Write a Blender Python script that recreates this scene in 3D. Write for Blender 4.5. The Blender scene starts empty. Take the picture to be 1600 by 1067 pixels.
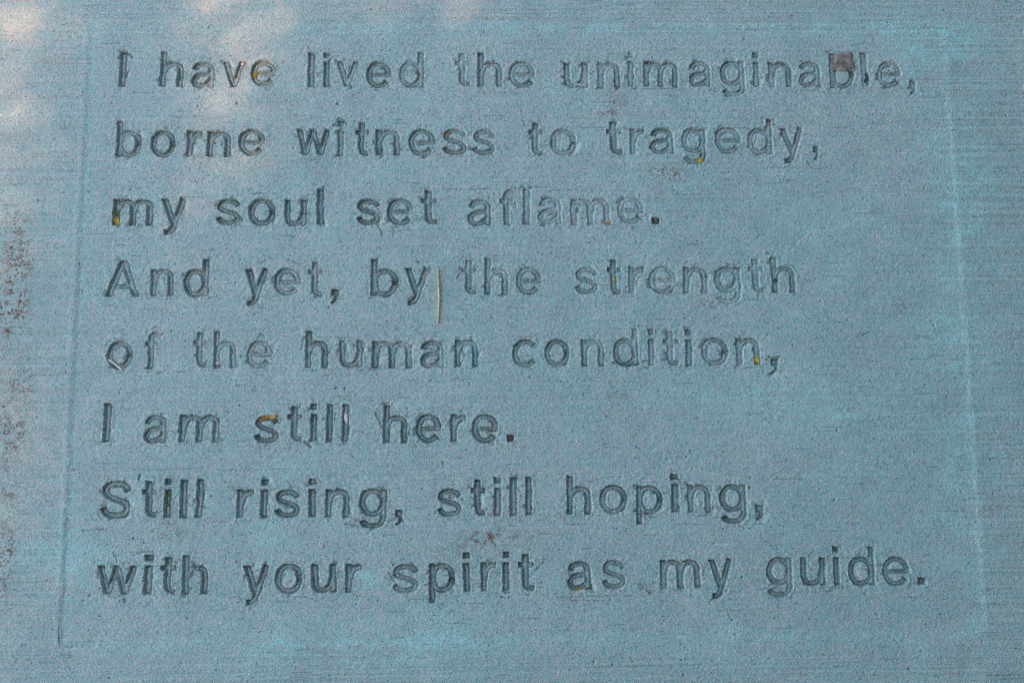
import bpy, math, random
import numpy as np
from mathutils import Vector
R = math.radians
rng = np.random.default_rng(11)
random.seed(5)
scn = bpy.context.scene
COL = scn.collection

# ------------------------------------------------------------------ camera, sky, sun, exposure
LENS = 35.0
CAM_LOC = (0.0, -0.0800, 1.36111)
CAM_ROT = (0.1338, -0.0218, -0.0094)
cd = bpy.data.cameras.new("camera"); cam = bpy.data.objects.new("camera", cd); COL.objects.link(cam)
cd.lens = LENS; cd.sensor_width = 36.0; cd.clip_start = 0.01; cd.clip_end = 500
cam.location = CAM_LOC; cam.rotation_euler = CAM_ROT
scn.camera = cam

SUN_AZ = 206.0      # where the sun stands, degrees counter-clockwise from +X (photo right); photo top is +Y
SUN_EL = 50.0
SUN_DIR = Vector((math.cos(R(SUN_EL))*math.cos(R(SUN_AZ)), math.cos(R(SUN_EL))*math.sin(R(SUN_AZ)), math.sin(R(SUN_EL))))
world = bpy.data.worlds.new("World"); scn.world = world; world.use_nodes = True
wn = world.node_tree.nodes; wl = world.node_tree.links
sky = wn.new("ShaderNodeTexSky"); sky.sky_type = 'NISHITA'; sky.sun_disc = False
sky.sun_elevation = R(SUN_EL); sky.sun_rotation = R(90 - SUN_AZ)
sky.air_density = 1.0; sky.dust_density = 0.6; sky.ozone_density = 1.0
bg = wn["Background"]; bg.inputs["Strength"].default_value = 0.15
wl.new(sky.outputs[0], bg.inputs["Color"])
sd_ = bpy.data.lights.new("sun", 'SUN'); sun = bpy.data.objects.new("sun", sd_); COL.objects.link(sun)
sd_.energy = 2.7; sd_.angle = R(0.53); sd_.color = (1.0, 0.57, 0.45)
sun.rotation_euler = SUN_DIR.to_track_quat('Z', 'Y').to_euler()
sun.location = SUN_DIR*30
scn.view_settings.view_transform = 'Standard'; scn.view_settings.look = 'None'
scn.view_settings.exposure = 2.36; scn.view_settings.gamma = 1.0
scn.view_settings.use_curve_mapping = False
scn.cycles.max_bounces = 4; scn.cycles.diffuse_bounces = 3
scn.cycles.use_denoising = False

# ------------------------------------------------------------------ helpers
PXW, PXH = 1600.0, 1067.0
_M = np.array(cam.rotation_euler.to_matrix())
def ground(px, py):
    """point of the slab's plane (z = 0) that the survey photograph shows at pixel px, py"""
    px = np.asarray(px, float); py = np.asarray(py, float)
    f = LENS/36.0*PXW
    d = np.stack([(px-PXW/2)/f, -(py-PXH/2)/f, -np.ones_like(px)], -1) @ _M.T
    t = -CAM_LOC[2]/d[..., 2]
    return np.stack([CAM_LOC[0]+d[..., 0]*t, CAM_LOC[1]+d[..., 1]*t], -1)

def props(o, label=None, cat=None, group=None, kind=None):
    for k, v in (("label", label), ("category", cat), ("group", group), ("kind", kind)):
        if v: o[k] = v
    return o

def link_mesh(name, verts, faces, mat, parent=None, smooth=True):
    me = bpy.data.meshes.new(name)
    me.from_pydata([tuple(v) for v in verts], [], [tuple(f) for f in faces])
    me.materials.append(mat)
    if smooth: me.polygons.foreach_set("use_smooth", [True]*len(me.polygons))
    me.update()
    o = bpy.data.objects.new(name, me); COL.objects.link(o)
    if parent: o.parent = parent
    return o

def grid_mesh(name, nv, co, quads, mat, attrs, parent=None):
    me = bpy.data.meshes.new(name)
    nf = len(quads)
    me.vertices.add(nv); me.vertices.foreach_set("co", np.ascontiguousarray(co, np.float32).ravel())
    me.loops.add(nf*4); me.loops.foreach_set("vertex_index", np.ascontiguousarray(quads, np.int32).ravel())
    me.polygons.add(nf); me.polygons.foreach_set("loop_start", np.arange(0, nf*4, 4, dtype=np.int32))
    try: me.polygons.foreach_set("loop_total", np.full(nf, 4, np.int32))
    except Exception: pass
    me.polygons.foreach_set("use_smooth", np.ones(nf, bool))
    for k, v in attrs.items():
        a = me.attributes.new(k, 'FLOAT', 'POINT'); a.data.foreach_set("value", np.ascontiguousarray(v, np.float32))
    me.materials.append(mat)
    me.update(calc_edges=True)
    o = bpy.data.objects.new(name, me); COL.objects.link(o)
    if parent: o.parent = parent
    return o

class NT:
    def __init__(self, name, rough=0.9, spec=0.3):
        self.m = bpy.data.materials.new(name); self.m.use_nodes = True
        self.n = self.m.node_tree.nodes; self.l = self.m.node_tree.links
        self.b = self.n["Principled BSDF"]
        self.b.inputs["Roughness"].default_value = rough
        self.b.inputs["Specular IOR Level"].default_value = spec
    def node(self, t, **kw):
        x = self.n.new(t)
        for k, v in kw.items(): setattr(x, k, v)
        return x
    def wire(self, src, dst): self.l.new(src, dst)
    def pos(self, scale=(1, 1, 1)):
        g = self.node("ShaderNodeNewGeometry"); v = self.node("ShaderNodeVectorMath", operation='MULTIPLY')
        self.wire(g.outputs["Position"], v.inputs[0]); v.inputs[1].default_value = scale
        return v.outputs[0]
    def noise(self, vec, scale, detail=3, rough=0.6):
        x = self.node("ShaderNodeTexNoise"); self.wire(vec, x.inputs["Vector"])
        x.inputs["Scale"].default_value = scale; x.inputs["Detail"].default_value = detail; x.inputs["Roughness"].default_value = rough
        return x
    def ramp(self, fac, a, b, lo=0.0, hi=1.0):
        x = self.node("ShaderNodeMapRange"); self.wire(fac, x.inputs["Value"])
        x.inputs["From Min"].default_value = a; x.inputs["From Max"].default_value = b
        x.inputs["To Min"].default_value = lo; x.inputs["To Max"].default_value = hi
        return x.outputs[0]
    def mix(self, fac, a, b, mode='MIX'):
        x = self.node("ShaderNodeMix", data_type='RGBA', blend_type=mode)
        for sock, v in ((x.inputs[0], fac), (x.inputs[6], a), (x.inputs[7], b)):
            if hasattr(v, "links"): self.wire(v, sock)
            elif isinstance(v, (int, float)): sock.default_value = v
            else: sock.default_value = (*v, 1)
        return x.outputs[2]
    def math(self, op, a, b=0.0):
        x = self.node("ShaderNodeMath", operation=op)
        for s, v in zip(x.inputs, (a, b)):
            if hasattr(v, "links"): self.wire(v, s)
            else: s.default_value = v
        return x.outputs[0]

# ------------------------------------------------------------------ materials
def concrete(name="weathered_concrete", brushed=False):
    t = NT(name, 0.92, 0.25)
    p = t.pos()
    base = (0.245, 0.300, 0.330)
    # broad random tone, greyer towards left and top, tealer towards right, then a finer mauve / teal mottle
    big = t.noise(p, 4.0, 4, 0.6)
    sx = t.node("ShaderNodeSeparateXYZ"); t.wire(p, sx.inputs[0])
    grey = t.math('ADD', t.ramp(big.outputs[0], 0.3, 0.7, -0.5, 0.5), t.ramp(sx.outputs[0], -0.7, 0.75, 0.85, 0.1))
    grey = t.math('ADD', grey, t.ramp(sx.outputs[1], 0.25, 0.44, 0, 0.3))
    col = t.mix(grey, (0.156, 0.287, 0.226), (0.258, 0.303, 0.234))
    mid = t.noise(t.pos((1, 1.5, 1)), 85.0, 3, 0.6)
    col = t.mix(t.ramp(mid.outputs[0], 0.38, 0.62, 0, 0.95), t.mix(0.5, col, (0.37, 0.315, 0.25)), t.mix(0.6, col, (0.145, 0.300, 0.228)))
    m2 = t.noise(p, 24.0, 4, 0.6)
    col = t.mix(t.ramp(m2.outputs[0], 0.3, 0.7, 0, 1), t.mix(1.0, col, (0.90, 0.91, 0.92), 'MULTIPLY'), t.mix(1.0, col, (1.08, 1.07, 1.06), 'MULTIPLY'))
    # lime bloom, rust, and darker cracks, gouges and holes, from the slab's own maps
    at = t.node("ShaderNodeAttribute", attribute_name="bloom"); col = t.mix(at.outputs["Fac"], col, (0.225, 0.425, 0.335))
    # exposed sand: dark, pale and reddish grains
    g1 = t.noise(p, 680.0, 2, 0.7)
    col = t.mix(t.ramp(g1.outputs[0], 0.36, 0.64, 0.0, 1.0), t.mix(0.40, col, (0.08, 0.09, 0.08)), t.mix(0.22, col, (0.70, 0.68, 0.55)))
    g2 = t.noise(t.pos((1, 1, 1)), 430.0, 1, 0.5)
    col = t.mix(t.ramp(g2.outputs[0], 0.60, 0.70, 0, 0.35), col, (0.42, 0.31, 0.25))
    g3 = t.noise(p, 330.0, 2, 0.6)
    col = t.mix(t.ramp(g3.outputs[0], 0.645, 0.70, 0, 0.85), col, (0.045, 0.045, 0.04))
    g4 = t.noise(t.pos((1, 1, 1.3)), 300.0, 1, 0.5)
    col = t.mix(t.ramp(g4.outputs[0], 0.72, 0.76, 0, 0.4), col, (0.62, 0.62, 0.52))
    ar = t.node("ShaderNodeAttribute", attribute_name="rust"); col = t.mix(ar.outputs["Fac"], col, (0.120, 0.040, 0.012))
    ad = t.node("ShaderNodeAttribute", attribute_name="hollow_dark"); col = t.mix(ad.outputs["Fac"], col, (0.050, 0.046, 0.038))
    t.wire(col, t.b.inputs["Base Color"])
    # grain and broom texture too fine for the mesh
    bsum = t.math('ADD', t.math('MULTIPLY', g1.outputs[0], 1.0), t.math('MULTIPLY', g3.outputs[0], 0.8))
    if brushed:                          # beyond the modelled relief the broom lines are bump only
        br = t.noise(t.pos((9, 420, 1)), 1.0, 3, 0.6); bsum = t.math('ADD', bsum, t.math('MULTIPLY', br.outputs[0], 1.6))
    bp = t.node("ShaderNodeBump"); bp.inputs["Strength"].default_value = 0.5; bp.inputs["Distance"].default_value = 0.0009
    t.wire(bsum, bp.inputs["Height"]); t.wire(bp.outputs[0], t.b.inputs["Normal"])
    return t.m

def organic(name, c0, c1, scale=400.0, rough=0.7, spec=0.3):
    t = NT(name, rough, spec); n = t.noise(t.pos(), scale, 3, 0.7)
    t.wire(t.mix(t.ramp(n.outputs[0], 0.35, 0.65), c0, c1), t.b.inputs["Base Color"])
    bp = t.node("ShaderNodeBump"); bp.inputs["Strength"].default_value = 0.5; bp.inputs["Distance"].default_value = 0.0006
    t.wire(n.outputs[0], bp.inputs["Height"]); t.wire(bp.outputs[0], t.b.inputs["Normal"])
    return t.m

M_CON = concrete()
M_OUT = concrete("brushed_concrete", True)
M_LEAFY = organic("yellow_leaf", (0.30, 0.14, 0.01), (0.62, 0.40, 0.02))
M_LEAFO = organic("orange_leaf", (0.16, 0.06, 0.015), (0.62, 0.27, 0.035), 300)
M_LEAFG = organic("green_leaf", (0.03, 0.06, 0.012), (0.10, 0.14, 0.02), 250)
M_LEAFD = organic("dark_leaf", (0.02, 0.035, 0.02), (0.05, 0.06, 0.04))
M_STRAW = organic("straw", (0.34, 0.23, 0.09), (0.52, 0.38, 0.17), 250)
M_PALE = organic("pale_straw", (0.36, 0.32, 0.26), (0.58, 0.53, 0.45), 250)
M_HUSK = organic("seed_husk", (0.42, 0.30, 0.22), (0.72, 0.58, 0.46), 300)
M_PINK = organic("pink_stone", (0.36, 0.22, 0.18), (0.60, 0.42, 0.36), 500, 0.8)
M_RED = organic("red_brown_soil", (0.05, 0.022, 0.016), (0.20, 0.075, 0.05), 500, 0.95)
M_BROWN = organic("brown_soil", (0.08, 0.05, 0.035), (0.24, 0.13, 0.07), 500, 0.95)
M_CRUMB = organic("rust_crumb", (0.30, 0.09, 0.03), (0.55, 0.20, 0.06), 500, 0.9)
M_SCRAP = organic("weathered_scrap", (0.105, 0.078, 0.055), (0.235, 0.185, 0.130), 170, 0.85)
M_CROWN = organic("crown_leaf", (0.03, 0.06, 0.015), (0.07, 0.12, 0.03), 8)
M_BARK = organic("bark", (0.07, 0.05, 0.035), (0.16, 0.12, 0.09), 20, 0.95)

# ---- lettering: the stamps' plain grotesque alphabet, as filled outlines (cap height 718, x-height 528)
def bez(p0, p1, p2, p3, n=10):
    t = np.linspace(0, 1, n + 1)[:, None]
    p0, p1, p2, p3 = [np.array(p, float) for p in (p0, p1, p2, p3)]
    return (1-t)**3*p0 + 3*(1-t)**2*t*p1 + 3*(1-t)*t*t*p2 + t**3*p3

def path(*segs):
    out = []
    for s in segs:
        a = bez(*s) if len(s) == 4 else np.array(s, float)
        out.append(a if not out else a[1:])
    return np.concatenate(out)

def stroke(c, w0, w1=None):
    """outline of a pen stroke with square ends; wv on upright runs, wh on level runs"""
    wv, wh = w0, (w1 or w0)
    d = np.gradient(c, axis=0)
    d /= np.linalg.norm(d, axis=1)[:, None] + 1e-9
    nrm = np.stack([-d[:, 1], d[:, 0]], 1)
    w = np.sqrt((wv*d[:, 1])**2 + (wh*d[:, 0])**2)[:, None]/2
    return np.concatenate([c + nrm*w, (c - nrm*w)[::-1]])

def box(x0, y0, x1, y1):
    return np.array([(x0, y0), (x1, y0), (x1, y1), (x0, y1)], float)

def ell(cx, cy, rx, ry, a0=0, a1=360, n=40):
    t = np.radians(np.linspace(a0, a1, n + 1))
    k = 0.93                                  # a little squarer than an ellipse
    c, s = np.cos(t), np.sin(t)
    return np.stack([cx + rx*np.sign(c)*abs(c)**k, cy + ry*np.sign(s)*abs(s)**k], 1)

def ring(cx, cy, rx, ry, a0=0, a1=366):
    return stroke(ell(cx, cy, rx, ry, a0, a1), 136, 112)

def arch(x0, x1, top=478):
    xm = (x0 + x1)/2
    return stroke(path(((x0+10, 250), (x0+26, 420), (xm-55, top), (xm+22, top)),
                       ((xm+22, top), (x1-24, top), (x1, top-58), (x1, top-160)),
                       ((x1, top-160), (x1, 0))), 138, 112)

def make_glyphs():
    G = {}
    st = lambda x, a, b: box(x-70, a, x+70, b)
    bar = stroke
    G['l'] = G['I'] = [st(70, 0, 718)]
    G['i'] = [st(70, 0, 528), st(70, 598, 718)]
    G['h'] = [st(70, 0, 718), arch(70, 430)]
    G['n'] = [st(70, 0, 528), arch(70, 430)]
    G['m'] = [st(70, 0, 528), arch(70, 390), arch(390, 715)]
    G['u'] = [np.array([500, 528]) - p for p in G['n']]
    G['r'] = [st(70, 0, 528), stroke(path(((95, 230), (100, 400), (190, 472), (335, 466))), 128, 124)]
    G['o'] = [ring(280, 264, 212, 222)]
    G['b'] = [st(70, 0, 718), ring(290, 264, 205, 222)]
    G['p'] = [st(70, -190, 528), ring(290, 264, 205, 222)]
    G['d'] = [st(490, 0, 718), ring(270, 264, 205, 222)]
    G['g'] = [ring(270, 276, 200, 210),
              stroke(path(((480, 528), (480, 10)), ((480, 10), (480, -120), (380, -152), (275, -152)),
                          ((275, -152), (180, -152), (110, -130), (85, -50))), 134, 108)]
    G['c'] = [ring(275, 264, 212, 222, 38, 322)]
    G['e'] = [ring(275, 264, 212, 222, 2, 328), box(110, 214, 548, 308)]
    G['a'] = [stroke(path(((430, 0), (430, 340)), ((430, 340), (430, 440), (370, 482), (260, 482)),
                          ((260, 482), (160, 482), (105, 440), (92, 360))), 134, 108),
              stroke(path(((430, 312), (380, 262), (250, 290), (150, 245)), ((150, 245), (60, 205), (50, 110), (110, 65)),
                          ((110, 65), (170, 20), (390, 40), (425, 190))), 124, 104),
              np.array([(390, 0), (512, 0), (495, 60), (400, 90)], float)]
    def s_(W, H, wv, wh):
        X = lambda *p: [(a*W, b*H) for a, b in p]
        return [stroke(path(X((.90, .70), (.84, .86), (.70, .905), (.50, .905)), X((.50, .905), (.28, .905), (.14, .82), (.14, .715)),
                            X((.14, .715), (.14, .60), (.32, .56), (.50, .515)), X((.50, .515), (.70, .465), (.88, .41), (.88, .275)),
                            X((.88, .275), (.88, .15), (.72, .095), (.50, .095)), X((.50, .095), (.26, .095), (.13, .16), (.08, .31))), wv, wh)]
    G['s'] = s_(505, 528, 122, 108)
    G['S'] = s_(640, 718, 146, 128)
    G['t'] = [stroke(path(((150, 680), (150, 150)), ((150, 150), (150, 70), (205, 52), (305, 56))), 138, 108), box(12, 428, 305, 528)]
    G['f'] = [stroke(path(((150, 0), (150, 540)), ((150, 540), (150, 640), (210, 672), (325, 664))), 138, 110), box(12, 428, 305, 528)]
    def sl(xa, ya, xb, yb, w):
        return np.array([(xa-w/2, ya), (xa+w/2, ya), (xb+w/2, yb), (xb-w/2, yb)], float)
    G['v'] = [sl(72, 528, 262, 0, 144), sl(452, 528, 262, 0, 144)]
    G['w'] = [sl(72, 528, 215, 0, 138), sl(385, 528, 225, 0, 130), sl(385, 528, 550, 0, 130), sl(700, 528, 560, 0, 138)]
    G['y'] = [sl(72, 528, 268, 10, 144), stroke(path(((458, 540), (272, 0)), ((272, 0), (230, -120), (190, -140), (75, -138))), 132, 110)]
    G['A'] = [sl(78, 0, 345, 718, 148), sl(612, 0, 345, 718, 148), box(190, 150, 500, 258)]
    G['.'] = [box(0, 0, 145, 140)]
    G[','] = [np.array([(0, 0), (0, 140), (148, 140), (148, 20), (130, -70), (85, -125), (10, -160), (0, -118), (52, -85), (72, 0)], float)]
    return G

# every stamped letter: its left and right edge as measured on the photograph, converted to the slab's plane below
TEXT = [
 [(183,136),(1430,136)],
 "I 185 197 5|have 249 287 297.5 336 347.5 382 391 432 4.6|lived 480 492 504 515 525 559 572 612 624 664 3.4|the 712 736 746 786 796 839 3|unimaginable 881 921 934 970 981 992 1007 1062 1077 1113 1126 1166 1177 1188 1201 1239 1249 1286 1297 1337 1348 1360 1371 1410 3|, 1421 1433 3.6",
 [(181,244.5),(1260,240)],
 "borne 181 218 235 273 290 314 322 361 371 415 4.6|witness 462 515 527 538 554 576 586 626 637 681 690 730 740 773 4|to 826 849 860 902 3|tragedy 949 975 986 1008 1015 1055 1065 1104 1117 1160 1169 1210 1220 1259 3.3|, 1270 1280 4",
 [(175,352.5),(1020,350)],
 "my 175 239 250 290 4|soul 336 376 387 431 444 480 494 506 4.4|set 556 595 605 648 657 684 4.2|aflame 731 770 782 805 816 829 841 880 892 955 965 1008 2.8|. 1019 1032 4",
 [(162,464),(1240,457.5)],
 "And 162 218 235 272 285 326 3.9|yet 381 419 427 470 481 504 3.6|, 516 529 5|by 579 624 632 672 4.4|the 720 744 756 795 806 847 3|strength 899 935 949 972 982 1007 1015 1060 1067 1107 1117 1160 1171 1196 1206 1245 3",
 [(166,577),(1200,571)],
 "of 166 206 224 246 3.4|the 300 322 334 368 385 426 3.2|human 477 512 529 567 580 645 656 696 710 748 3.8|condition 800 839 852 891 909 947 959 1000 1014 1025 1036 1062 1072 1084 1096 1140 1151 1190 3.2|, 1204 1217 4.2",
 [(160,692.5),(800,690.5)],
 "I 160 173 4.6|am 224 260 279 344 4|still 396 434 449 472 484 495 509 520 534 545 4.4|here 597 637 650 691 704 729 737 780 4.2|. 792 804 5",
 [(155,810.7),(700,808),(1000,802.5),(1170,801)],
 "Still 155 200 220 244 254 266 279 291 304 316 4.6|rising 368 395 405 417 428 469 481 494 507 547 559 604 4.4|, 617 630 5|still 682 722 737 760 771 784 796 809 821 833 4.5|hoping 885 925 937 982 994 1037 1050 1064 1074 1112 1125 1169 4|, 1180 1195 4.4",
 [(150,930.5),(700,926),(1000,921),(1430,914)],
 "with 149 212 222 237 249 274 284 325 5|your 377 420 429 474 486 526 539 566 4.4|spirit 612 655 670 712 725 737 751 776 786 797 809 836 4.2|as 887 927 941 980 3.8|my 1032 1097 1107 1147 3.8|guide 1197 1240 1252 1294 1305 1315 1327 1371 1381 1426 4.2|. 1435 1449 4.6",
]

# ------------------------------------------------------------------ the slab: one relief, cut into paving, panel and words
PITCH = 0.0007
cs = ground([0, 1600, 0, 1600], [0, 0, 1067, 1067])
X0, X1 = cs[:, 0].min()-0.05, cs[:, 0].max()+0.05
Y0, Y1 = cs[:, 1].min()-0.05, cs[:, 1].max()+0.05
NX, NY = int((X1-X0)/PITCH)+1, int((Y1-Y0)/PITCH)+1
xs = X0 + np.arange(NX)*PITCH; ys = Y0 + np.arange(NY)*PITCH
X, Y = np.meshgrid(xs.astype(np.float32), ys.astype(np.float32))
_fx = np.fft.rfftfreq(NX, PITCH)[None, :]; _fy = np.fft.fftfreq(NY, PITCH)[:, None]
def field(lx, ly, seed):
    """smooth random field with correlation lengths lx, ly (metres), unit variance"""
    w = np.random.default_rng(seed).standard_normal((NY, NX))
    F = np.fft.rfft2(w)*np.exp(-2*math.pi**2*((_fx*lx)**2 + (_fy*ly)**2)*0.25)
    r = np.fft.irfft2(F, s=(NY, NX)); return (r/r.std()).astype(np.float32)
def sstep(a, b, x):
    t = np.clip((x-a)/(b-a), 0, 1); return t*t*(3-2*t)
def win(x0, x1, y0, y1):
    i0, i1 = max(0, int((x0-X0)/PITCH)), min(NX, int((x1-X0)/PITCH)+2)
    j0, j1 = max(0, int((y0-Y0)/PITCH)), min(NY, int((y1-Y0)/PITCH)+2)
    return slice(j0, j1), slice(i0, i1)

n_rag = field(0.0016, 0.0016, 1); n_rag2 = field(0.006, 0.006, 2)
n_grain = field(0.0009, 0.0009, 3); n_grain2 = field(0.0028, 0.0022, 4)
n_broom = field(0.09, 0.0013, 5); n_broom2 = field(0.16, 0.0032, 6)
n_crack = field(0.030, 0.0008, 7); n_crack2 = field(0.006, 0.0009, 8)
n_blot = field(0.03, 0.02, 9); n_big = field(0.10, 0.08, 10)
n_flake = field(0.011, 0.006, 12)

# panel rectangle (slightly skewed by hand trowelling)
PL, PR, PB = -0.5679, 0.6666, float(ground(600, 1006)[1])
PT = float(ground(800, 40)[1])
e_l = X - (PL + 0.0006*n_rag2); e_r = (PR + 0.0010*n_rag2 + 0.0004*n_rag) - X
e_t = (PT + 0.002*n_rag2) - Y; e_b = Y - (PB + 0.0015*n_rag2)
tb = np.clip((Y-PB)/(PT-PB), 0, 1)
drop_l = 0.0004 + 0.0008*(1-tb); drop_r = 0.0010; drop_t = 0.0010; drop_b = np.where(X < PL+0.05, 0.0013, 0.0003)
in_l, in_r = sstep(-0.0012, 0.0060, e_l), sstep(-0.002, 0.008, e_r)
in_t, in_b = sstep(-0.001, 0.004, e_t), sstep(-0.001, 0.003, e_b)
inside_panel = in_l*in_r*in_t*in_b
# panel floor rises towards the faint edges
fall = np.clip((X-PL)/(PR-PL), 0, 1)
floor_d = (drop_l*(1-fall) + drop_r*fall)*(0.55 + 0.45*np.clip((PT-Y)/0.12, 0, 1))*(0.3+0.7*np.clip((Y-PB)/0.05, 0, 1)*1.0 + 0.0)
floor_d = np.maximum(floor_d, drop_b*np.clip(1-(Y-PB)/0.05, 0, 1))
H = -floor_d*inside_panel
H += 0.00025*np.exp(-((e_r-0.003)/0.009)**2)*(0.8+0.2*n_rag2)*in_t*in_b
H += 0.0004*np.exp(-((e_l+0.003)/0.004)**2)*in_t*in_b
rough_out = 1 - 0.66*sstep(-0.01, 0.03, np.minimum(np.minimum(e_l, e_r), np.minimum(e_t, e_b+0.03)))
top_rough = 0.6*sstep(0.30, 0.40, Y)
amp = np.clip(rough_out + 0.12*n_big, 0.12, 1.1)
H += amp*(0.00024*n_broom + 0.00033*n_broom2)
H += 0.00055*n_big + 0.00025*n_blot
H += 0.00008*n_grain + 0.00006*n_grain2

# ---- letters
GL = make_glyphs()
def inside_sd(polys, gx, gy):
    """signed distance (negative inside) to a union of filled outlines"""
    best = np.full(gx.shape, 1e9, np.float32)
    for P in polys:
        d2 = np.full(gx.shape, 1e9, np.float32); w = np.zeros(gx.shape, np.int16)
        n = len(P)
        for i in range(n):
            ax, ay = P[i]; bx, by = P[(i+1) % n]
            ex, ey = bx-ax, by-ay; L = ex*ex+ey*ey
            if L < 1e-6: continue
            t = np.clip(((gx-ax)*ex+(gy-ay)*ey)/L, 0, 1)
            d2 = np.minimum(d2, (gx-ax-t*ex)**2+(gy-ay-t*ey)**2)
            if ay != by:
                c = (ay <= gy) != (by <= gy)
                w += np.where(c & (ax+(gy-ay)*ex/ey > gx), 1 if by > ay else -1, 0).astype(np.int16)
        best = np.minimum(best, np.where(w != 0, -1, 1)*np.sqrt(d2))
    return best

CAP = 0.0                                   # cap height in metres, from the first line
a, b = ground(480, 80.5), ground(480, 136); CAP = float(np.hypot(*(a-b)))*0.985
SC = CAP/718.0
SD = np.full((NY, NX), 0.05, np.float32)    # distance to the nearest letter
DEP = np.zeros((NY, NX), np.float32)        # stamped depth there
WID = np.zeros((NY, NX), np.int16)          # word index there
WORDS = []                                  # (text, baseline polyline)
LETTERS = []
for k in range(0, len(TEXT), 2):
    bl = TEXT[k]; bx = [p[0] for p in bl]; by = [p[1] for p in bl]
    for w in TEXT[k+1].split('|'):
        tok = w.split(); txt = tok[0]; nums = [float(v) for v in tok[1:]]
        dep0 = 4*(nums[-1]/4)**1.4*0.00160; WORDS.append((txt, k//2))
        wi = len(WORDS)
        for c, ch in enumerate(txt):
            xl, xr = nums[2*c], nums[2*c+1]
            xc = (xl+xr)/2
            polys = GL[ch]
            g0 = min(p[:, 0].min() for p in polys); g1 = max(p[:, 0].max() for p in polys)
            yb = float(np.interp(xc, bx, by))
            o = ground(xc, yb); e = ground(xc+20, float(np.interp(xc+20, bx, by)) if xc+20 < bx[-1] else yb-(by[0]-by[-1])*20/(bx[-1]-bx[0]))
            ang = math.atan2(e[1]-o[1], e[0]-o[0]) + random.gauss(0, 0.012)
            wm = abs(float(ground(xr, yb)[0]-ground(xl, yb)[0])) - 0.0006
            sx = max(0.86, min(1.14, wm/((g1-g0)*SC)))
            o = o + np.array([random.gauss(0, .0004), random.gauss(0, .0006)])
            dep = dep0*random.uniform(0.72, 1.2)
            tilt = (random.uniform(-.3, .3), random.uniform(-.25, .25))
            LETTERS.append((ch, wi, o, ang))
            half = (g1-g0)*SC*sx/2
            sl = win(o[0]-half-0.014, o[0]+half+0.014, o[1]-0.027, o[1]+CAP+0.016)
            lx = X[sl]-o[0]; ly = Y[sl]-o[1]
            ca, sa = math.cos(-ang), math.sin(-ang)
            rx = 0.00018*n_rag[sl]+0.00028*n_rag2[sl]; ry = 0.00018*n_rag[sl][::-1, ::-1]
            u = (lx*ca-ly*sa+rx)/(SC*sx) + (g0+g1)/2; v = (lx*sa+ly*ca+ry)/SC
            s = inside_sd(polys, u, v)*SC
            dd = dep*(1+tilt[0]*(u-(g0+g1)/2)/300+tilt[1]*(v-300)/300)
            m = s < SD[sl]
            SD[sl] = np.where(m, s, SD[sl]); DEP[sl] = np.where(m, dd, DEP[sl]); WID[sl] = np.where(m, wi, WID[sl])

DEP = np.clip(DEP, 0.0010, 0.0065)
near = np.exp(-np.maximum(SD, 0)/0.006)
prof = 1 - sstep(-0.0007, 0.00015, SD)
floorn = 0.00022*n_rag + 0.0003*n_rag2
prof *= 1 - 0.40*sstep(-0.0012, -0.0044, SD)
H += prof*(-DEP + floorn)
# concrete squeezed up around the stamp, torn skin, stray edges of the stamp block
H += 0.00018*np.exp(-((SD-0.0014)/0.0014)**2)*np.clip(0.1+0.6*n_rag2, 0, 1.2)*(DEP/0.003)
flake = sstep(1.05, 1.3, n_flake)*sstep(0.0005, 0.002, SD)*np.exp(-np.maximum(SD-0.004, 0)/0.004)
H -= 0.0006*flake
H += 0.00022*near*n_grain2*(SD > 0)
chip = sstep(1.25, 1.5, n_flake[::-1])*sstep(0.006, 0.0, SD)*(SD > -0.001)
H -= 0.0022*chip
for k in range(0, len(TEXT), 2):
    bl = TEXT[k]
    P = [ground(*p) for p in bl]
    px = [p[0] for p in P]; py = [p[1] for p in P]
    for off, amt in ((-0.0022, 0.0009), (CAP+0.003, 0.0007)):
        yl = np.interp(X[0], px, py) + off + 0.0012*n_rag2[200+k*9] + 0.003*n_blot[300+k*7]*0.5
        j0 = int((min(py)-0.03-Y0)/PITCH); j1 = int((max(py)+CAP+0.03-Y0)/PITCH)
        on = sstep(0.35, 0.8, field_row := n_flake[120+k*13 + (0 if off < 0 else 6)])*((X[0] > px[0]-0.01) & (X[0] < px[-1]+0.03))
        rows = slice(j0, j1)
        H[rows] -= (amt*on)[None, :]*np.exp(-((Y[rows]-yl[None, :])/0.0006)**2)*(SD[rows] > 0.0003)
# hairline cracks along the broom direction, denser near the lettering
ck = sstep(2.45, 3.0, n_crack + 0.35*near + 0.25*n_blot*0.5)
ck2 = sstep(2.4, 3.0, n_crack2 + 1.1*near*(SD > 0) - 0.45)
H -= 0.0009*ck + 0.0008*ck2
hollow_dark = np.clip(0.22*ck + 0.5*ck2, 0, 0.6)*(0.5+0.5*sstep(-0.5, 1.0, n_blot))  # darker tone along the cracks
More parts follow.
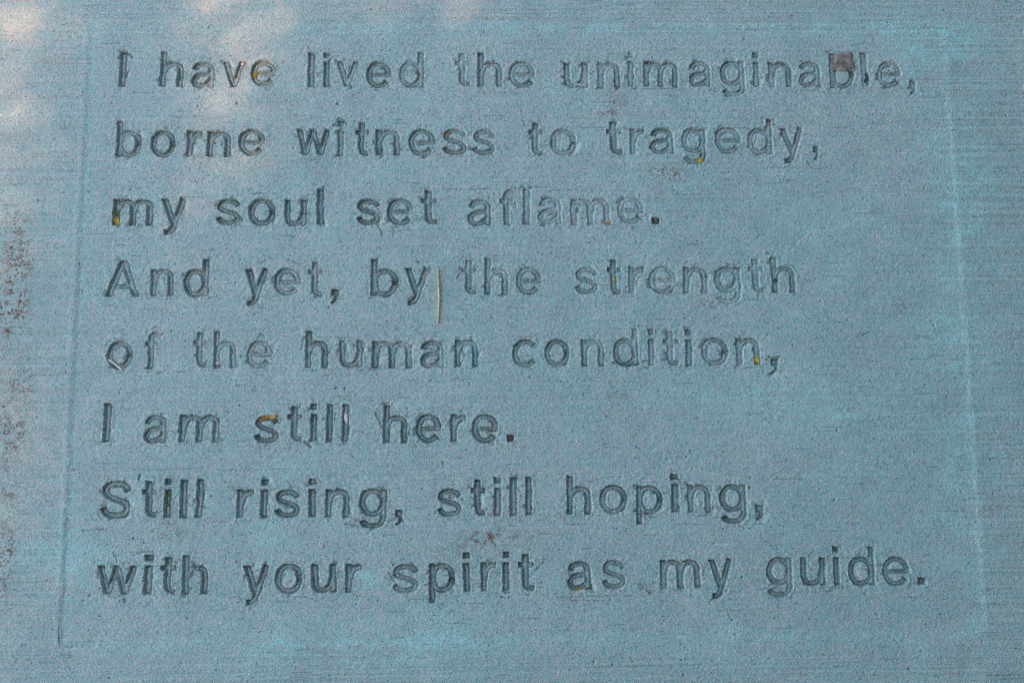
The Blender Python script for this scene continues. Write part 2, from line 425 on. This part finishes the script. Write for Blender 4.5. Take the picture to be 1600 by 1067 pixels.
# gouges and tears where the stamps were pulled out, and hairlines left by the stamp block: px polyline, width, depth, darkening
GOUGES = [
 ((523,194),(530,182),(543,191),3.5,2.4,.5), ((524,193),(535,196),4,2.2,.4), ((185,92),(196,80),(208,90),5,2.4,.3), ((588,645),(597,668),4,2.2,.4), ((1048,745),(1058,745),(1067,756),3.5,2.2,.4),
 ((192,936),(195,940),4.5,2.6,.5), ((217,750),(221,742),4,2.4,.5), ((1421,921),(1430,912),(1448,908),4,2.0,.4), ((402,530),(407,523),(412,525),2,1.6,.5), ((472,530),(472,546),3,1.6,.3),
 ((716,437),(725,422),3,2,.5), ((610,893),(613,905),(617,912),3.5,1.8,.4), ((589,352),(598,370),2.5,1.4,.5), ((611,352),(614,368),2.5,1.2,.4), ((645,393),(656,413),1.6,1.4,.8), ((475,690),(487,698),4.5,2.2,.4),
 ((721,644),(726,633),1.8,1.6,.8), ((332,336),(346,345),3,1.8,.3), ((343,340),(352,342),3,1.6,.3), ((385,302),(430,302),(445,296),1.4,1.2,.8), ((676,298),(760,297),(850,294),1.2,1.0,.5), ((860,298),(905,296),1.2,1.0,.5),
 ((436,370),(462,371),1.3,1,.7), ((310,390),(345,391),1.2,.8,.5), ((228,580),(300,578),1.2,1,.6), ((885,820),(925,821),1.2,1,.5), ((886,818),(884,810),1.2,1,.5), ((838,837),(900,835),1.2,1,.7), ((130,827),(172,823),1.3,1,.6),
 ((870,932),(990,929),1.2,.8,.5), ((880,937),(960,938),1.2,.8,.4), ((975,914),(1035,914),1.2,.9,.6), ((690,245),(640,246),1.2,.8,.5), ((800,232),(745,233),1.2,1,.5), ((826,231),(860,230),1.2,.8,.5),
 ((460,196),(475,201),1.6,1.2,.5), ((455,250),(520,248),1.2,.8,.4), ((1009,93),(1016,94),2.4,1.6,.9), ((950,85),(980,84),1.3,1,.5), ((1020,75),(1060,78),1.2,.8,.4), ((1055,305),(1085,305),1.2,.6,.3),
 ((880,160),(900,163),1.2,.6,.3), ((1360,520),(1348,524),2,1.2,.6), ((1160,574),(1178,574),1.4,1,.8), ((1192,560),(1200,564),2,1.3,.6), ((1203,557),(1218,557),2.2,1.6,.6), ((960,566),(990,570),(1012,562),2.2,1.5,.6),
 ((540,817),(560,822),3,1.6,.5), ((556,812),(590,818),3,1.6,.4), ((600,820),(566,822),3,1.6,.4), ((1155,815),(1166,825),1.5,1.2,.6), ((1172,826),(1182,818),1.4,1,.5), ((1108,940),(1116,932),2.4,1.6,.5),
 ((1208,922),(1330,919),1.2,.9,.5), ((1240,925),(1300,924),1.2,.7,.4), ((1340,891),(1360,890),1.2,.8,.5), ((1040,905),(1060,903),1.4,.8,.5), ((220,712),(255,714),1.2,.8,.4), ((345,736),(420,732),1.2,.8,.3), ((345,760),(395,762),1.2,.7,.4),
 ((345,775),(352,765),1.4,.8,.4), ((450,752),(462,768),2.4,1.2,.3), ((310,790),(322,793),2,1,.5), ((445,857),(470,868),1.4,1,.6), ((838,890),(850,878),2.2,1.5,.5), ((848,875),(835,882),1.6,1,.4), ((300,898),(318,880),1.6,1.3,.6), ((215,866),(240,862),1.6,1,.6),
 ((178,862),(184,880),2,1.2,.3), ((192,878),(212,877),1.3,.8,.4), ((400,610),(390,603),1.4,.9,.6), ((200,615),(240,605),1.2,.7,.3), ((370,602),(400,604),1.3,.9,.6), ((136,350),(148,378),1.5,.7,.4), ((350,335),(395,345),1.2,.8,.3), ((380,345),(372,336),2.2,1.2,.4),
 ((245,285),(215,298),1.4,.8,.4), ((630,285),(660,287),1.2,.6,.3), ((695,560),(640,566),1.2,.7,.3), ((900,505),(940,500),1.4,.6,.3), ((405,410),(430,402),2,1.0,.3), ((450,405),(468,412),2,1,.4), ((1075,382),(1090,381),2.5,1.2,.6), ((1196,396),(1200,394),4,1.8,.5), ((1126,268),(1145,269),1.2,.8,.5), ((1200,260),(1290,261),1.2,.7,.4),
 ((1170,178),(1196,184),1.6,1,.5), ((645,198),(680,196),1.4,.8,.3), ((655,248),(690,240),1.8,1,.3), ((700,905),(715,915),3,1.4,.4), ((690,920),(700,912),2.6,1.4,.4), ((520,925),(545,918),2,1.2,.4), ((520,880),(545,872),(560,878),1.6,1.1,.4), ((1265,868),(1275,862),1.6,1,.4),
 ((1285,772),(1295,768),1.6,.8,.3), ((40,130),(90,131),1.2,.6,.3), ((0,510),(70,512),1.2,.5,.3), ((1400,870),(1455,868),1.2,.6,.4), ((1460,815),(1490,814),1.2,.6,.4), ((1330,640),(1300,641),1.3,.7,.6), ((1440,42),(1480,44),1.3,.7,.5),
 ((94,958),(93,1004),1.7,1.6,.4), ((93,1004),(150,1003),1.4,.7,.3),
]
for gz in GOUGES:
    pts = [ground(*q) for q in gz[:-3]]; w, d, dr = gz[-3]*0.00087/2, gz[-2]*0.001, gz[-1]
    ax = [q[0] for q in pts]; ay = [q[1] for q in pts]
    sl = win(min(ax)-.006, max(ax)+.006, min(ay)-.006, max(ay)+.006)
    wx = X[sl]+0.0009*n_rag2[sl]; wy = Y[sl]+0.0009*n_rag2[sl].T[:1, :1]+0.0006*n_rag[sl]
    dist = np.full(wx.shape, 1.0, np.float32)
    for q0, q1 in zip(pts[:-1], pts[1:]):
        e = q1-q0; t_ = np.clip(((wx-q0[0])*e[0]+(wy-q0[1])*e[1])/(e@e), 0, 1)
        dist = np.minimum(dist, np.hypot(wx-q0[0]-t_*e[0], wy-q0[1]-t_*e[1]))
    g = 1-sstep(w*0.35, w*1.15+0.0004, dist)
    thin = np.clip(0.65+0.5*n_rag2[sl], 0.1, 1) if gz[-3] < 2 else 1.0
    H[sl] = np.minimum(H[sl], H[sl]*0.3-d*g*thin*0.8) if gz[-3] >= 2.5 else H[sl]-d*g*thin*0.7
    hollow_dark[sl] = np.maximum(hollow_dark[sl], dr*g*thin)
# pin holes
for _ in range(2200):
    cx, cy = rng.uniform(X0, X1), rng.uniform(Y0, Y1); r = 0.0005 + rng.exponential(0.00028)
    r = min(r, 0.0016); sl = win(cx-2*r, cx+2*r, cy-2*r, cy+2*r)
    g = np.exp(-(((X[sl]-cx)**2+(Y[sl]-cy)**2)/(r*r*0.8))**1.5); H[sl] -= 1.1*r*g; hollow_dark[sl] = np.maximum(hollow_dark[sl], 0.4*g)
for px_, py_, r in ((526, 606, .0026), (539, 607, .0021), (371, 162, .0022), (528, 162, .0022), (1172, 762, .0018), (1160, 902, .0016)):
    cx, cy = ground(px_, py_); sl = win(cx-.008, cx+.008, cy-.008, cy+.008)
    H[sl] -= 0.003*np.exp(-(((X[sl]-cx)**2+(Y[sl]-cy)**2)/(r*r*0.8))**1.5)
# fade to the flat sheet round it
edge = np.minimum(np.minimum(X-X0, X1-X), np.minimum(Y-Y0, Y1-Y)); H *= sstep(0.0, 0.02, edge)
H = H.astype(np.float32)

def z_at(x, y):
    i = int(np.clip(round((x-X0)/PITCH), 1, NX-2)); j = int(np.clip(round((y-Y0)/PITCH), 1, NY-2))
    return float(H[j-1:j+2, i-1:i+2].mean())

# ---- stain maps
bloom = np.zeros_like(H)
def add_blob(A, px_, py_, sx, sy, amt, nz=None):
    c = ground(px_, py_); s = 0.00087
    g = np.exp(-((X-c[0])/(sx*s))**2-((Y-c[1])/(sy*s))**2)
    A += amt*g
streak = 0.6+0.3*field(0.014, 0.005, 21)+0.2*field(0.004, 0.003, 22)
bloom += 0.62*np.exp(-((e_r-0.014-0.004*n_rag2-0.010*n_blot)/0.030)**2)*in_t*sstep(-0.02, 0.05, Y-PB)*np.clip(0.55+0.5*n_blot, 0.1, 1)
bloom += 0.45*np.exp(-((e_l-0.006)/0.005)**2)*in_t*in_b
bloom += 0.55*np.exp(-((e_t-0.004)/0.009)**2)*in_l*in_r*sstep(-0.95, 0.25, X)
bloom += 0.3*np.exp(-((e_b-0.004)/0.008)**2)*in_l*in_r
for a_ in ((1500, 70, 40, 40, .8), (1210, 620, 90, 50, .5), (1330, 645, 110, 40, .35), (1100, 620, 60, 25, .35), (1480, 520, 60, 60, .35),
           (1515, 330, 50, 90, .5), (1520, 250, 40, 60, .4), (660, 1000, 110, 40, .55), (430, 1010, 90, 40, .45), (120, 880, 60, 60, .45), (90, 840, 50, 40, .3),
           (425, 832, 22, 28, .6), (570, 905, 22, 20, .8), (440, 735, 40, 15, .3), (470, 570, 25, 30, .2), (1350, 735, 100, 50, .25), (1430, 50, 160, 20, .4),
           (690, 800, 40, 12, .25), (1560, 660, 30, 120, .3), (1300, 340, 100, 50, .2), (1450, 870, 80, 60, .2), (1120, 1000, 140, 30, .2), (1240, 830, 60, 30, .25)):
    add_blob(bloom, *a_)
bloom = np.clip(bloom*np.clip(streak, 0.05, 1.3)*1.1 + 0.05*np.clip(n_blot, 0, 2), 0, 0.9)
for px_, py_, r in ((862, 469, 2.2), (1130, 347, 2.5), (1029, 479, 1.6), (440, 560, 1.5), (1110, 693, 1.8), (387, 601, 1.5), (1222, 478, 1.3)):
    add_blob(bloom, px_, py_, r*1.3, r*1.3, 1.6)
bloom = np.clip(bloom, 0, 1)
rust = np.zeros_like(H)
for a_ in ((25, 350, 14, 18, 1.0), (30, 395, 22, 22, .7), (22, 470, 26, 60, .8), (12, 500, 20, 25, .5), (15, 690, 24, 40, .6), (30, 620, 26, 50, .35), (12, 780, 20, 40, .4), (10, 860, 14, 30, .6), (5, 910, 10, 30, .7), (20, 590, 20, 20, .3),
           (1040, 272, 24, 12, .9), (1010, 268, 14, 10, .5), (750, 838, 22, 9, .75), (790, 836, 30, 14, .4), (262, 832, 34, 12, .35), (690, 860, 14, 12, .3), (960, 148, 20, 30, .35), (950, 178, 14, 8, .5),
           (1027, 305, 16, 10, .35), (1262, 438, 12, 6, .4), (960, 615, 18, 22, .45), (1100, 475, 16, 8, .4), (1010, 924, 9, 8, .8), (385, 610, 30, 15, .1), (740, 855, 60, 12, .2), (1480, 75, 8, 8, .4)):
    add_blob(rust, *a_)
rust = np.clip(1.7*rust, 0, 1)*sstep(0.6, 0.95, field(0.0013, 0.0011, 31)+0.55*field(0.006, 0.005, 32)+0.05)*0.9
rust = np.clip(rust + 0.6*sstep(2.6, 3.1, field(0.0012, 0.0012, 33)), 0, 0.9)

# ---- cut into meshes
idx = np.arange(NX*NY, dtype=np.int32).reshape(NY, NX)
fw = np.zeros((NY-1, NX-1), np.int16)                     # 0 paving, -1 panel, n word n
SDc = (SD[:-1, :-1]+SD[1:, 1:])/2
xc_, yc_ = X[:-1, :-1], Y[:-1, :-1]
fw[(e_l[:-1, :-1] > 0) & (e_r[:-1, :-1] > 0) & (e_t[:-1, :-1] > 0) & (e_b[:-1, :-1] > 0)] = -1
wm_ = SDc < 0.0014
fw[wm_] = WID[:-1, :-1][wm_]
co_all = np.stack([X, Y, H], -1).reshape(-1, 3)
at_all = {"bloom": bloom.ravel(), "rust": rust.ravel(), "hollow_dark": np.clip(hollow_dark, 0, 0.9).ravel()}
def piece(name, val, parent=None):
    j, i = np.nonzero(fw == val)
    q = np.stack([idx[j, i], idx[j, i+1], idx[j+1, i+1], idx[j+1, i]], 1)
    used, inv = np.unique(q, return_inverse=True)
    return grid_mesh(name, len(used), co_all[used], inv.reshape(-1, 4), M_CON, {k: v[used] for k, v in at_all.items()}, parent)

pav = props(piece("pavement", 0), kind="structure")
# the paving runs on as a plain sheet round the surveyed patch
B = 30.0
ring_v = [(X0, Y0, 0), (xs[-1], Y0, 0), (xs[-1], ys[-1], 0), (X0, ys[-1], 0), (-B, -B, 0), (B, -B, 0), (B, B, 0), (-B, B, 0)]
outer = link_mesh("surrounding_ground", ring_v, [(4, 5, 1, 0), (5, 6, 2, 1), (6, 7, 3, 2), (7, 4, 0, 3)], M_OUT, smooth=False)
props(outer, kind="structure")
panel = props(piece("inscription_panel", -1), "blue grey concrete panel stamped with eight lines of verse, set in brushed pavement", "panel")
ORD = ["first", "second", "third", "fourth", "fifth", "sixth", "seventh", "bottom"]
for n, (txt, ln) in enumerate(WORDS):
    if txt == ',': o = piece("comma", n+1, panel); o["label"] = "comma stamped at the end of %s in the %s line" % (WORDS[n-1][0], ORD[ln])
    elif txt == '.': o = piece("full_stop", n+1, panel); o["label"] = "full stop stamped after %s in the %s line" % (WORDS[n-1][0], ORD[ln])
    else: o = piece("word", n+1, panel); o["label"] = "stamped word %s in the %s line" % (txt, ORD[ln])

# ------------------------------------------------------------------ litter lying on the slab and in the letters
PXM = 0.00087
def at(px, py, lift=0.0):
    x, y = ground(px, py); return float(x), float(y), z_at(float(x), float(y)) + lift

def leaf_bit(name, pts_px, mat, label, cat, wid, curl=0.0015, lift=0.0004, thick=0.0004, seed=0):
    """a curled scrap of leaf: a thin closed strip along a centre line, with ragged edges"""
    r = random.Random(seed)
    P = [at(px, py) for px, py in pts_px]
    n = 9; L = len(P)-1; ring = []
    o = P[0]
    for i in range(n):
        t = i/(n-1)*L; k = min(int(t), L-1); f = t-k
        c = [P[k][a]*(1-f)+P[k+1][a]*f for a in range(3)]
        d = (P[k+1][0]-P[k][0], P[k+1][1]-P[k][1]); m = math.hypot(*d) or 1
        nx, ny = -d[1]/m, d[0]/m
        w = wid*PXM/2*(0.35+0.65*math.sin(math.pi*(0.08+0.84*i/(n-1))))*r.uniform(0.75, 1.2)
        zc = max(c[2], z_at(c[0], c[1])) + lift
        row = []
        for s in (-1, -.4, .4, 1):
            row.append((c[0]+nx*w*s, c[1]+ny*w*s, zc + curl*(s*s)*r.uniform(.5, 1.2)))
        ring.append(row)
    V = []; F = []
    for row in ring: V += row
    for row in ring: V += [(x, y, z-thick) for x, y, z in row]
    N = 4*n
    for i in range(n-1):
        for j in range(3):
            q = (i*4+j, (i+1)*4+j, (i+1)*4+j+1, i*4+j+1)
            F.append(q[::-1]); F.append(tuple(v+N for v in q))
        F.append((i*4, (i+1)*4, (i+1)*4+N, i*4+N)[::-1]); F.append((i*4+3, (i+1)*4+3, (i+1)*4+3+N, i*4+3+N))
    for j in range(3):
        F.append((j, j+1, j+1+N, j+N)[::-1]); e = (n-1)*4
        F.append((e+j, e+j+1, e+j+1+N, e+j+N))
    return finish(name, V, F, mat, label, cat)

def finish(name, V, F, mat, label, cat):
    z = min(v[2] for v in V); cx = sum(v[0] for v in V)/len(V); cy = sum(v[1] for v in V)/len(V)
    ob = link_mesh(name, [(v[0]-cx, v[1]-cy, v[2]-z) for v in V], F, mat)
    ob.location = (cx, cy, z)
    return props(ob, label, cat)

def stem(name, pts_px, mat, label, cat, wid, lift=0.0003):
    """a straw: a closed tapering tube lying on the slab"""
    P = [at(px, py) for px, py in pts_px]
    sub = []
    for k in range(len(P)-1):
        for s in range(4): sub.append(tuple(P[k][a]+(P[k+1][a]-P[k][a])*s/4 for a in range(3)))
    sub.append(P[-1])
    r0 = wid*PXM/2; V = []; F = []; n = len(sub); K = 6
    zmax = max(p[2] for p in sub)
    for i, p in enumerate(sub):
        d = (sub[min(i+1, n-1)][0]-sub[max(i-1, 0)][0], sub[min(i+1, n-1)][1]-sub[max(i-1, 0)][1]); m = math.hypot(*d)
        nx, ny = -d[1]/m, d[0]/m; r = r0*(0.75+0.25*math.sin(math.pi*(i+.5)/n))
        for k in range(K):
            a = 2*math.pi*k/K
            V.append((p[0]+nx*r*math.cos(a), p[1]+ny*r*math.cos(a), zmax+lift+r*.8*(1+math.sin(a))))
    for i in range(n-1):
        for k in range(K): F.append((i*K+k, i*K+(k+1) % K, (i+1)*K+(k+1) % K, (i+1)*K+k))
    F.append(tuple(range(K))[::-1]); F.append(tuple((n-1)*K+k for k in range(K)))
    return finish(name, V, F, mat, label, cat)

import bmesh
def clod(name, px, py, wpx, hpx, mat, label, cat, hz=0.003, ang=0.0, seed=0):
    """a small stone, seed or clod: an irregular, flattened solid pressed into the hollow it lies in"""
    r = np.random.default_rng(seed)
    bm = bmesh.new(); bmesh.ops.create_icosphere(bm, subdivisions=3, radius=1.0)
    dirs = r.normal(size=(9, 3)); dirs /= np.linalg.norm(dirs, axis=1)[:, None]
    ca, sa = math.cos(ang), math.sin(ang); V = []
    for v in bm.verts:
        p = np.array(v.co); p = p*(1-0.22*np.clip(dirs@p-0.55, 0, 1).max()/0.45)*(1+r.normal(0, .025))
        x, y = p[0]*wpx*PXM/2, p[1]*hpx*PXM/2
        V.append((x*ca-y*sa, x*sa+y*ca, p[2]*hz/2))
    F = [[v.index for v in f.verts] for f in bm.faces]; bm.free()
    x, y, z = at(px, py)
    return finish(name, [(x+a, y+b, z+c+hz*0.32) for a, b, c in V], F, mat, label, cat)

blade = leaf_bit("leaf_fragment", [(178, 326), (177, 336), (181, 345), (182, 352)], M_LEAFY, "yellow and green leaf sliver standing in the m of my", "leaf", 9, seed=1)
tip = leaf_bit("leaf_tip", [(178, 325), (181, 331), (182, 337)], M_LEAFG, None, None, 6, seed=2, lift=.0009)
tip.location = tip.location - blade.location; tip.parent = blade; tip["label"] = "dark green tip of the leaf sliver"
leaf_bit("leaf_fragment", [(395, 121), (397, 115), (402, 115)], M_LEAFY, "curled yellow leaf crumb inside the e of have", "leaf", 6, curl=.002, seed=3)
leaf_bit("leaf_fragment", [(1088, 251), (1093, 250), (1098, 250)], M_LEAFY, "yellow leaf crumb in the tail of the g of tragedy", "leaf", 9, seed=4)
leaf_bit("leaf_fragment", [(404, 656), (411, 650), (420, 649), (433, 651)], M_LEAFO, "long orange brown leaf strip on the s of still in the sixth line", "leaf", 9, lift=.0012, seed=5)
leaf_bit("leaf_fragment", [(1181, 556), (1182, 562), (1185, 567)], M_LEAFY, "yellow leaf crumb in the last n of condition", "leaf", 6, seed=6)
leaf_bit("leaf_fragment", [(261, 768), (264, 778), (262, 791)], M_LEAFG, "green leaf sliver in the first i of Still", "leaf", 9, seed=7)
leaf_bit("leaf_fragment", [(899, 921), (904, 922), (908, 920)], M_LEAFY, "dull yellow leaf crumb in the a of as", "leaf", 8, seed=8)
leaf_bit("leaf_fragment", [(1353, 114), (1356, 121), (1352, 129)], M_LEAFD, "blackish green leaf scrap in the l of unimaginable", "leaf", 8, seed=9)
stem("straw", [(684.5, 421), (685.5, 445), (686.3, 470), (685.3, 490), (684, 506)], M_STRAW, "long upright yellow straw right of the word by", "straw", 3.4)
stem("straw", [(170, 562), (180, 569), (192, 579)], M_PALE, "short pale straw lying across the o of of", "straw", 2.6)
stem("straw", [(896, 130), (905, 132), (916, 134)], M_PALE, "tiny whitish straw in the u of unimaginable", "straw", 2.6)
clod("seed_husk", 540, 652, 7, 19, M_HUSK, "cream seed husk upright in the last l of still, sixth line", "seed", .0035, 0.1, 1)
clod("pebble", 340, 567, 8, 6, M_PINK, "small pink pebble in the h of the before human", "pebble", .004, .2, 2)
clod("pebble", 503, 853, 5, 5, M_PINK, "tiny pale pebble above the word your", "pebble", .003, .2, 3)
clod("pebble", 378, 99, 8, 5, M_HUSK, "cream lump added for the sunlit lip on the v of have", "pebble", .003, .1, 4)  # pale solid standing in for a sunlit rim
clod("soil_clod", 798, 683, 10, 7, M_RED, "dark red soil filling the full stop after here", "soil", .004, 0, 5)
clod("soil_clod", 1202, 188, 9, 6, M_BROWN, "brown soil in the top of the d of tragedy", "soil", .003, 0, 6)
clod("soil_clod", 1025, 343, 10, 8, M_BROWN, "grey brown soil in the full stop after aflame", "soil", .003, 0, 7)
clod("soil_crumb", 700, 209, 7, 6, M_CRUMB, "orange crumb on the first s of witness", "soil", .003, 0, 8)
clod("soil_crumb", 952, 346, 10, 6, M_CRUMB, "orange crumb at the foot of the m of aflame", "soil", .003, 0, 9)
clod("soil_crumb", 669, 426, 8, 6, M_CRUMB, "red orange crumb in the arm of the y of by", "soil", .003, .6, 10)
clod("soil_crumb", 960, 436, 5, 7, M_LEAFY, "mustard yellow crumb in the first t of strength", "soil", .003, .2, 11)
clod("soil_crumb", 1212, 437, 7, 8, M_LEAFD, "dark crumb in the h at the end of strength", "soil", .003, .2, 12)

# the square scrap stuck over the b of unimaginable: a thin weathered sheet with worn edges
def scrap():
    c = [ground(*p) for p in ((1299, 86), (1330, 82), (1336, 112), (1300, 110))]
    n = 16; V = []; F = []
    for top in (1, 0):
        for j in range(n+1):
            for i in range(n+1):
                u, v = i/n, j/n
                p = (c[0]*(1-u)+c[1]*u)*(1-v) + (c[3]*(1-u)+c[2]*u)*v
                r2 = random.Random(i*31+j)
                k = 0.0008 if (i in (0, n) or j in (0, n)) else 0
                x, y = float(p[0])+r2.uniform(-k, k)+.0009*math.sin(9*v+1)*(u-.5), float(p[1])+r2.uniform(-k, k)+.0008*math.sin(8*u)*(v-.5)
                # it sags into the letter below and is pressed onto the rim
                V.append((x, y, max(0.55*z_at(x, y), z_at(x, y)) + .0003 + top*.0007 + r2.uniform(-.00018, .00018)*top + .0007*max(0, u-.75)*max(0, .3-v)*12*top))
    N = (n+1)**2
    for j in range(n):
        for i in range(n):
            q = (j*(n+1)+i, j*(n+1)+i+1, (j+1)*(n+1)+i+1, (j+1)*(n+1)+i)
            F.append(q[::-1]); F.append(tuple(x+N for x in q))
    rim = [i for i in range(n+1)] + [(j*(n+1)+n) for j in range(1, n+1)] + [n*(n+1)+i for i in range(n-1, -1, -1)] + [j*(n+1) for j in range(n-1, 0, -1)]
    for a, b in zip(rim, rim[1:]+rim[:1]): F.append((a, b, b+N, a+N))
    finish("paper_scrap", V, F, M_SCRAP, "square grey brown scrap stuck over the b of unimaginable", "scrap")
scrap()
GROUPS = {"leaf_fragment": "leaf scraps caught in the letters", "straw": "straws lying on the slab", "pebble": "small pebbles on the slab",
          "soil_clod": "soil packed in the letters", "soil_crumb": "small crumbs in the letters"}
for o in COL.objects:
    k = o.name.split('.')[0]
    if k in GROUPS and o.parent is None: o["group"] = GROUPS[k]

# ------------------------------------------------------------------ the tree whose crown shades the slab (outside the frame)
def lit(px, py):
    """how much of the sun the gaps in the crown let through to each spot"""
    g = lambda cx, cy, sx, sy: np.exp(-((px-cx)/sx)**2-((py-cy)/sy)**2)
    t = 0.44*g(0, 20, 105, 50) + 0.11*g(0, 130, 70, 150) + 0.08*g(20, 280, 60, 100) + 0.03*sstep(170, 0, px)
    t += 0.17*g(400, 70, 80, 110) + 0.09*g(320, 10, 60, 100) + 0.10*g(285, 220, 40, 190) + .05*g(370, 200, 70, 80)
    t += 0.12*sstep(792, 783, px)*sstep(690, 750, px)*sstep(140, 30, py) + 0.055*sstep(420, 500, px)*sstep(780, 700, px)*sstep(60, 5, py)
    t += 0.08*sstep(-20, -120, px) + 0.05*sstep(-10, -140, py)*sstep(792, 780, px)
    return np.clip(t, 0, 1)

def to_px(x, y):
    f = LENS/36.0*PXW
    d = (np.stack([x, y, np.zeros_like(x)], -1) - np.array(CAM_LOC)) @ _M
    return PXW/2 + f*d[..., 0]/-d[..., 2], PXH/2 - f*d[..., 1]/-d[..., 2]

tree = bpy.data.objects.new("shade_tree", None); COL.objects.link(tree)
CR = np.array([-0.3, -2.15, 4.3])
RAD = np.array([4.7, 2.9, 1.5])
tree.location = (1.2, -3.2, 0)
props(tree, "broad leafy tree shading the inscription, beyond the bottom of the frame", "tree")
NL = 90000
u = rng.normal(size=(NL, 3)); u /= np.linalg.norm(u, axis=1)[:, None]
u *= (rng.uniform(0, 1, NL)**(1/2.4))[:, None]
C = CR + u*RAD
# a denser spray of smaller leaves where the crown stands between the sun and the slab
NS = 70000
sx_, sy_ = rng.uniform(X0-.25, X1+.25, NS), rng.uniform(Y0-.25, Y1+.25, NS)
sz_ = rng.uniform(3.6, 5.4, NS)
C = np.concatenate([C, np.stack([sx_+sz_/SUN_DIR.z*SUN_DIR.x, sy_+sz_/SUN_DIR.z*SUN_DIR.y, sz_], 1)])
small = np.concatenate([np.ones(NL), np.full(NS, .42)])
t = C[:, 2]/SUN_DIR.z
gx, gy = C[:, 0]-t*SUN_DIR.x, C[:, 1]-t*SUN_DIR.y
px, py = to_px(gx, gy)
T = lit(px, py)
LAI = 7.7
keep = rng.uniform(0, 1, NL+NS) < np.clip(-np.log(np.clip(T, 1e-6, 0.97))/LAI, 0, 1)
keep &= (C[:, 2] > 1.9)
keep[:NL] &= T[:NL] < 0.015
C = C[keep]; small = small[keep]; n = len(C)
e1 = rng.normal(size=(n, 3)); e1[:, 2] *= 0.5; e1 /= np.linalg.norm(e1, axis=1)[:, None]
e2 = np.cross(e1, rng.normal(size=(n, 3))); e2 /= np.linalg.norm(e2, axis=1)[:, None]
L = (rng.uniform(.05, .085, n)*small)[:, None]; W = L*0.62
nr = np.cross(e1, e2)
V = np.stack([C-e1*L, C+e2*W*.5-e1*L*.2+nr*L*.12, C+e1*L, C-e2*W*.5-e1*L*.2+nr*L*.12], 1).reshape(-1, 3)
Fq = np.arange(n*4).reshape(n, 4)
crown = grid_mesh("crown", n*4, V-np.array(tree.location), Fq, M_CROWN, {}, tree)
# trunk and limbs: tapering tubes from the ground into the crown
def limb(P, r0, r1, V, F, K=9):
    b = len(V); n = len(P)
    for i, p in enumerate(P):
        d = (P[min(i+1, n-1)]-P[max(i-1, 0)]).normalized(); a = d.orthogonal().normalized(); c = d.cross(a)
        r = r0+(r1-r0)*i/(n-1)
        for k in range(K):
            q = p + (a*math.cos(2*math.pi*k/K)+c*math.sin(2*math.pi*k/K))*r; V.append(q)
    for i in range(n-1):
        for k in range(K): F.append((b+i*K+k, b+i*K+(k+1) % K, b+(i+1)*K+(k+1) % K, b+(i+1)*K+k))
TV, TF = [], []
top = Vector((-0.2, 0.2, CR[2]-0.6))
limb([Vector((0, 0, -0.02)), Vector((.03, 0, .4)), Vector((.0, .05, 1.2)), Vector((.06, .08, 2.2)), top], .19, .11, TV, TF, 14)
for k in range(8):
    a = k*2*math.pi/8+.3
    limb([top*0.8, top+Vector((math.cos(a)*.5, math.sin(a)*.5, .35)), top+Vector((math.cos(a)*1.9, math.sin(a)*1.6, .6+.1*(k % 3)))], .07, .015, TV, TF)
link_mesh("trunk", TV, TF, M_BARK, tree)

# unseen hedges added east and south to block sky light: leaves over an opaque core
def sky_block_hedge(x0, x1, y0, y1, h, label):
    e = bpy.data.objects.new("sky_block_hedge", None); COL.objects.link(e); e.location = ((x0+x1)/2, (y0+y1)/2, 0)
    props(e, label, "sky_block_hedge")
    wx, wy = (x1-x0)/2, (y1-y0)/2
    i = .12
    Vc = [(sx*(wx-i), sy*(wy-i), z) for z in (-.02, h-i) for sx, sy in ((-1, -1), (1, -1), (1, 1), (-1, 1))]
    link_mesh("opaque_core", Vc, [(0, 3, 2, 1), (4, 5, 6, 7), (0, 1, 5, 4), (1, 2, 6, 5), (2, 3, 7, 6), (3, 0, 4, 7)], M_BARK, e, smooth=False)
    n = int(9000)
    P = rng.uniform(-1, 1, (n, 3)); f = rng.integers(0, 5, n)
    sgn = np.where(f % 2 == 0, 1, -1)
    P[f < 2, 0] = sgn[f < 2]*rng.uniform(.93, 1.02, (f < 2).sum()); m = (f == 2) | (f == 3); P[m, 1] = sgn[m]*rng.uniform(.93, 1.02, m.sum())
    P[f == 4, 2] = rng.uniform(.95, 1.03, (f == 4).sum())
    P = P*np.array([wx, wy, h/2]) + np.array([0, 0, h/2])
    a = rng.normal(size=(n, 3)); a /= np.linalg.norm(a, axis=1)[:, None]
    b = np.cross(a, rng.normal(size=(n, 3))); b /= np.linalg.norm(b, axis=1)[:, None]
    Lh = rng.uniform(.03, .055, n)[:, None]
    V = np.stack([P-a*Lh, P+b*Lh*.5, P+a*Lh, P-b*Lh*.5], 1).reshape(-1, 3)
    grid_mesh("foliage", n*4, V, np.arange(n*4).reshape(n, 4), M_CROWN, {}, e)
sky_block_hedge(1.55, 2.6, -2.6, 3.4, 2.9, "unseen leafy block added to darken the sky right of the inscription")
sky_block_hedge(-2.6, 1.8, -4.9, -4.0, 2.2, "unseen leafy block added to darken the sky below the inscription")
